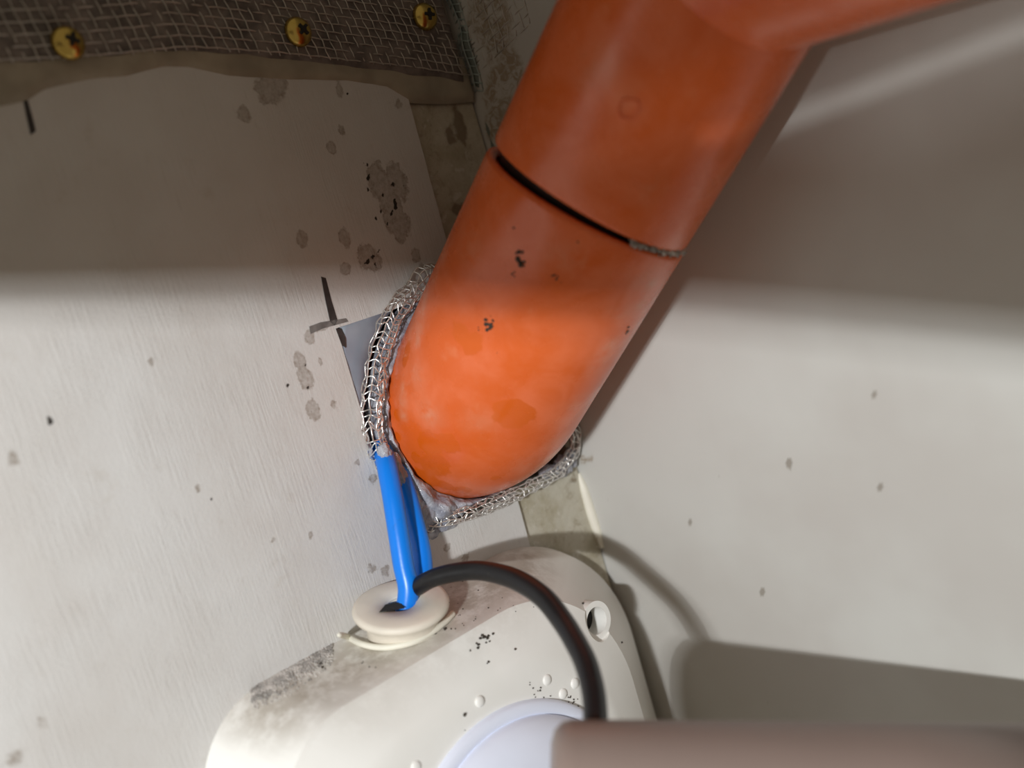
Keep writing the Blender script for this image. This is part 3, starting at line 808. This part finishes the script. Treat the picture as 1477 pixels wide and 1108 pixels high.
# notch torn in the grommet
nt = [tiltm @ V(v) + gc for v in ((-0.0048, 0.003, 0.0003), (-0.0098, 0.0006, 0.0003), (-0.0068, -0.0012, 0.0003), (-0.0050, -0.003, 0.0003), (-0.002, -0.0048, 0.0003), (0.0, 0.0, 0.0003))]
o = mesh('grommet_tear', nt, [(0, 1, 2, 3, 4, 5)], M_void, sm=False); keep(o, house)
tb = bvh(body)
def onb(px, py, off=0.0):
    h, n_ = hit(tb, px, py)
    return (h + n_ * off) if h else back(px, py, -0.02)
sp_ = [onb(px, py, 0.0012) for px, py in ((489, 916), (502, 923), (522, 933), (545, 938), (570, 937), (598, 930), (622, 917), (642, 902), (654, 889))]
o = tube('rubber_strip', catmull(sp_, 6), lambda q: 0.0012 if q > .04 else 0.0008, M_strand, seg=10); keep(o, house)

# ------------------------------------------------------------------ cables
def cable(name, pts, r, mat, label, cat='cable', group=None, seg=20):
    o = tube(name, catmull(pts, 10), r, mat, seg=seg); tag(o, label, cat, group); return o
hole = gc + tiltm @ V((0, 0, -0.005))
def onz(px, py, y): return back(px, py, y)
b1 = [back(548, 628, 0.012), back(552, 650, 0.002), onz(558, 672, -0.006), onz(566, 715, -0.0115), onz(574, 765, -0.015), onz(582, 815, -0.0175), onz(589, 850, -0.019), gc + tiltm @ V((0.001, -0.0005, -0.0058))]
cable('blue_cable', b1, 0.0040, M_blue, 'blue cable on the left, running from the mesh collar into the grommet')
b2 = [back(570, 655, 0.012), back(576, 680, 0.001), onz(587, 712, -0.0035), onz(597, 750, -0.007), onz(606, 785, -0.010), onz(610, 815, -0.0125), onz(608, 845, -0.015), gc + tiltm @ V((0.0022, 0.001, -0.0056))]
cable('blue_cable', b2, 0.0038, M_blue, 'blue cable behind and right of the other, passing under the black cable')
bl = [(577, 872, .452), (584, 864, .436), (599, 849, .428), (620, 836, .424), (650, 827, .421), (686, 823, .417), (720, 828, .410), (752, 840, .402), (785, 863, .392), (812, 897, .382), (832, 930, .371), (846, 960, .362), (856, 1000, .352), (859, 1040, .343), (858, 1080, .334), (852, 1140, .324)]
pts = [P + ray(a, b) * dd for a, b, dd in bl]
pts[0] = gc + tiltm @ V((-0.0006, -0.001, -0.0055)); 
cable('black_cable', pts, lambda q: 0.0030 + 0.0008 * min(1, q * 2.2), M_black, 'black cable looping from the grommet over the cream housing')

# ------------------------------------------------------------------ grit and crumbs on the housing
sp = []
for k in range(2600):
    q = random.random(); px = 362 + 118 * q; py = 994 - 62 * q + abs(random.gauss(0, 13)) - 8 * q
    h, n_ = hit(tb, px, py)
    if h: sp.append((h + n_ * 0.0002, random.uniform(.00018, .00045)))
o = crumbs('loose_grit', sp, M_grit); tag(o, 'pale grey grit heaped on the left end of the housing ledge', 'grit', kind='stuff')
sp = []
for px, py, n, sg, r in ((700, 918, 12, 5, .0006), (742, 937, 1, 1, .0008), (688, 934, 6, 4, .0005), (660, 902, 4, 6, .0004), (632, 910, 10, 5, .0007), (465, 961, 3, 2, .0007), (703, 955, 2, 3, .0004), (640, 890, 3, 8, .0004),
                         (660, 870, 14, 22, .0003), (720, 880, 10, 22, .0003), (530, 955, 4, 8, .0004), (446, 935, 4, 4, .0005), (780, 1005, 14, 14, .0004), (820, 1012, 10, 10, .0004), (702, 1044, 4, 2, .0008), (671, 1031, 2, 1, .0007), (840, 870, 1, 1, .0006), (896, 927, 1, 1, .0006), (700, 1060, 6, 30, .0003)):
    for k in range(n):
        h, n_ = hit(tb, px + random.gauss(0, sg), py + random.gauss(0, sg * .7))
        if h: sp.append((h + n_ * r * .3, r * random.uniform(.5, 1.1)))
o = crumbs('dirt_crumbs', sp, M_dirt); tag(o, 'scattered dark dirt crumbs lying on the cream light housing', 'dirt', kind='stuff')

# ------------------------------------------------------------------ blurred bar in front
RBAR = 0.022
ax = (Rw + Dw * 0.008).normalized()
st_ = P + ray(806, 1042) * 0.330 + Dw * RBAR
bm = None
rows = []; nb_ = 64
for s_, r_ in ((0.0, 0.001), (0.0, RBAR - 0.006), (0.0008, RBAR - 0.003), (0.003, RBAR - 0.0008), (0.006, RBAR), (0.10, RBAR), (0.15, RBAR)):
    c = st_ + ax * (s_ - 0.002); a = (Dw - ax * Dw.dot(ax)).normalized(); b = ax.cross(a)
    rows.append([c + (a * math.cos(2 * math.pi * k / nb_) + b * math.sin(2 * math.pi * k / nb_)) * r_ for k in range(nb_)])
o = loft('rounded_bar', rows, M_bar, cap0=True, cap1=True)
tag(o, 'blurred grey-pink rounded plastic bar in front at the lower right', 'bar')
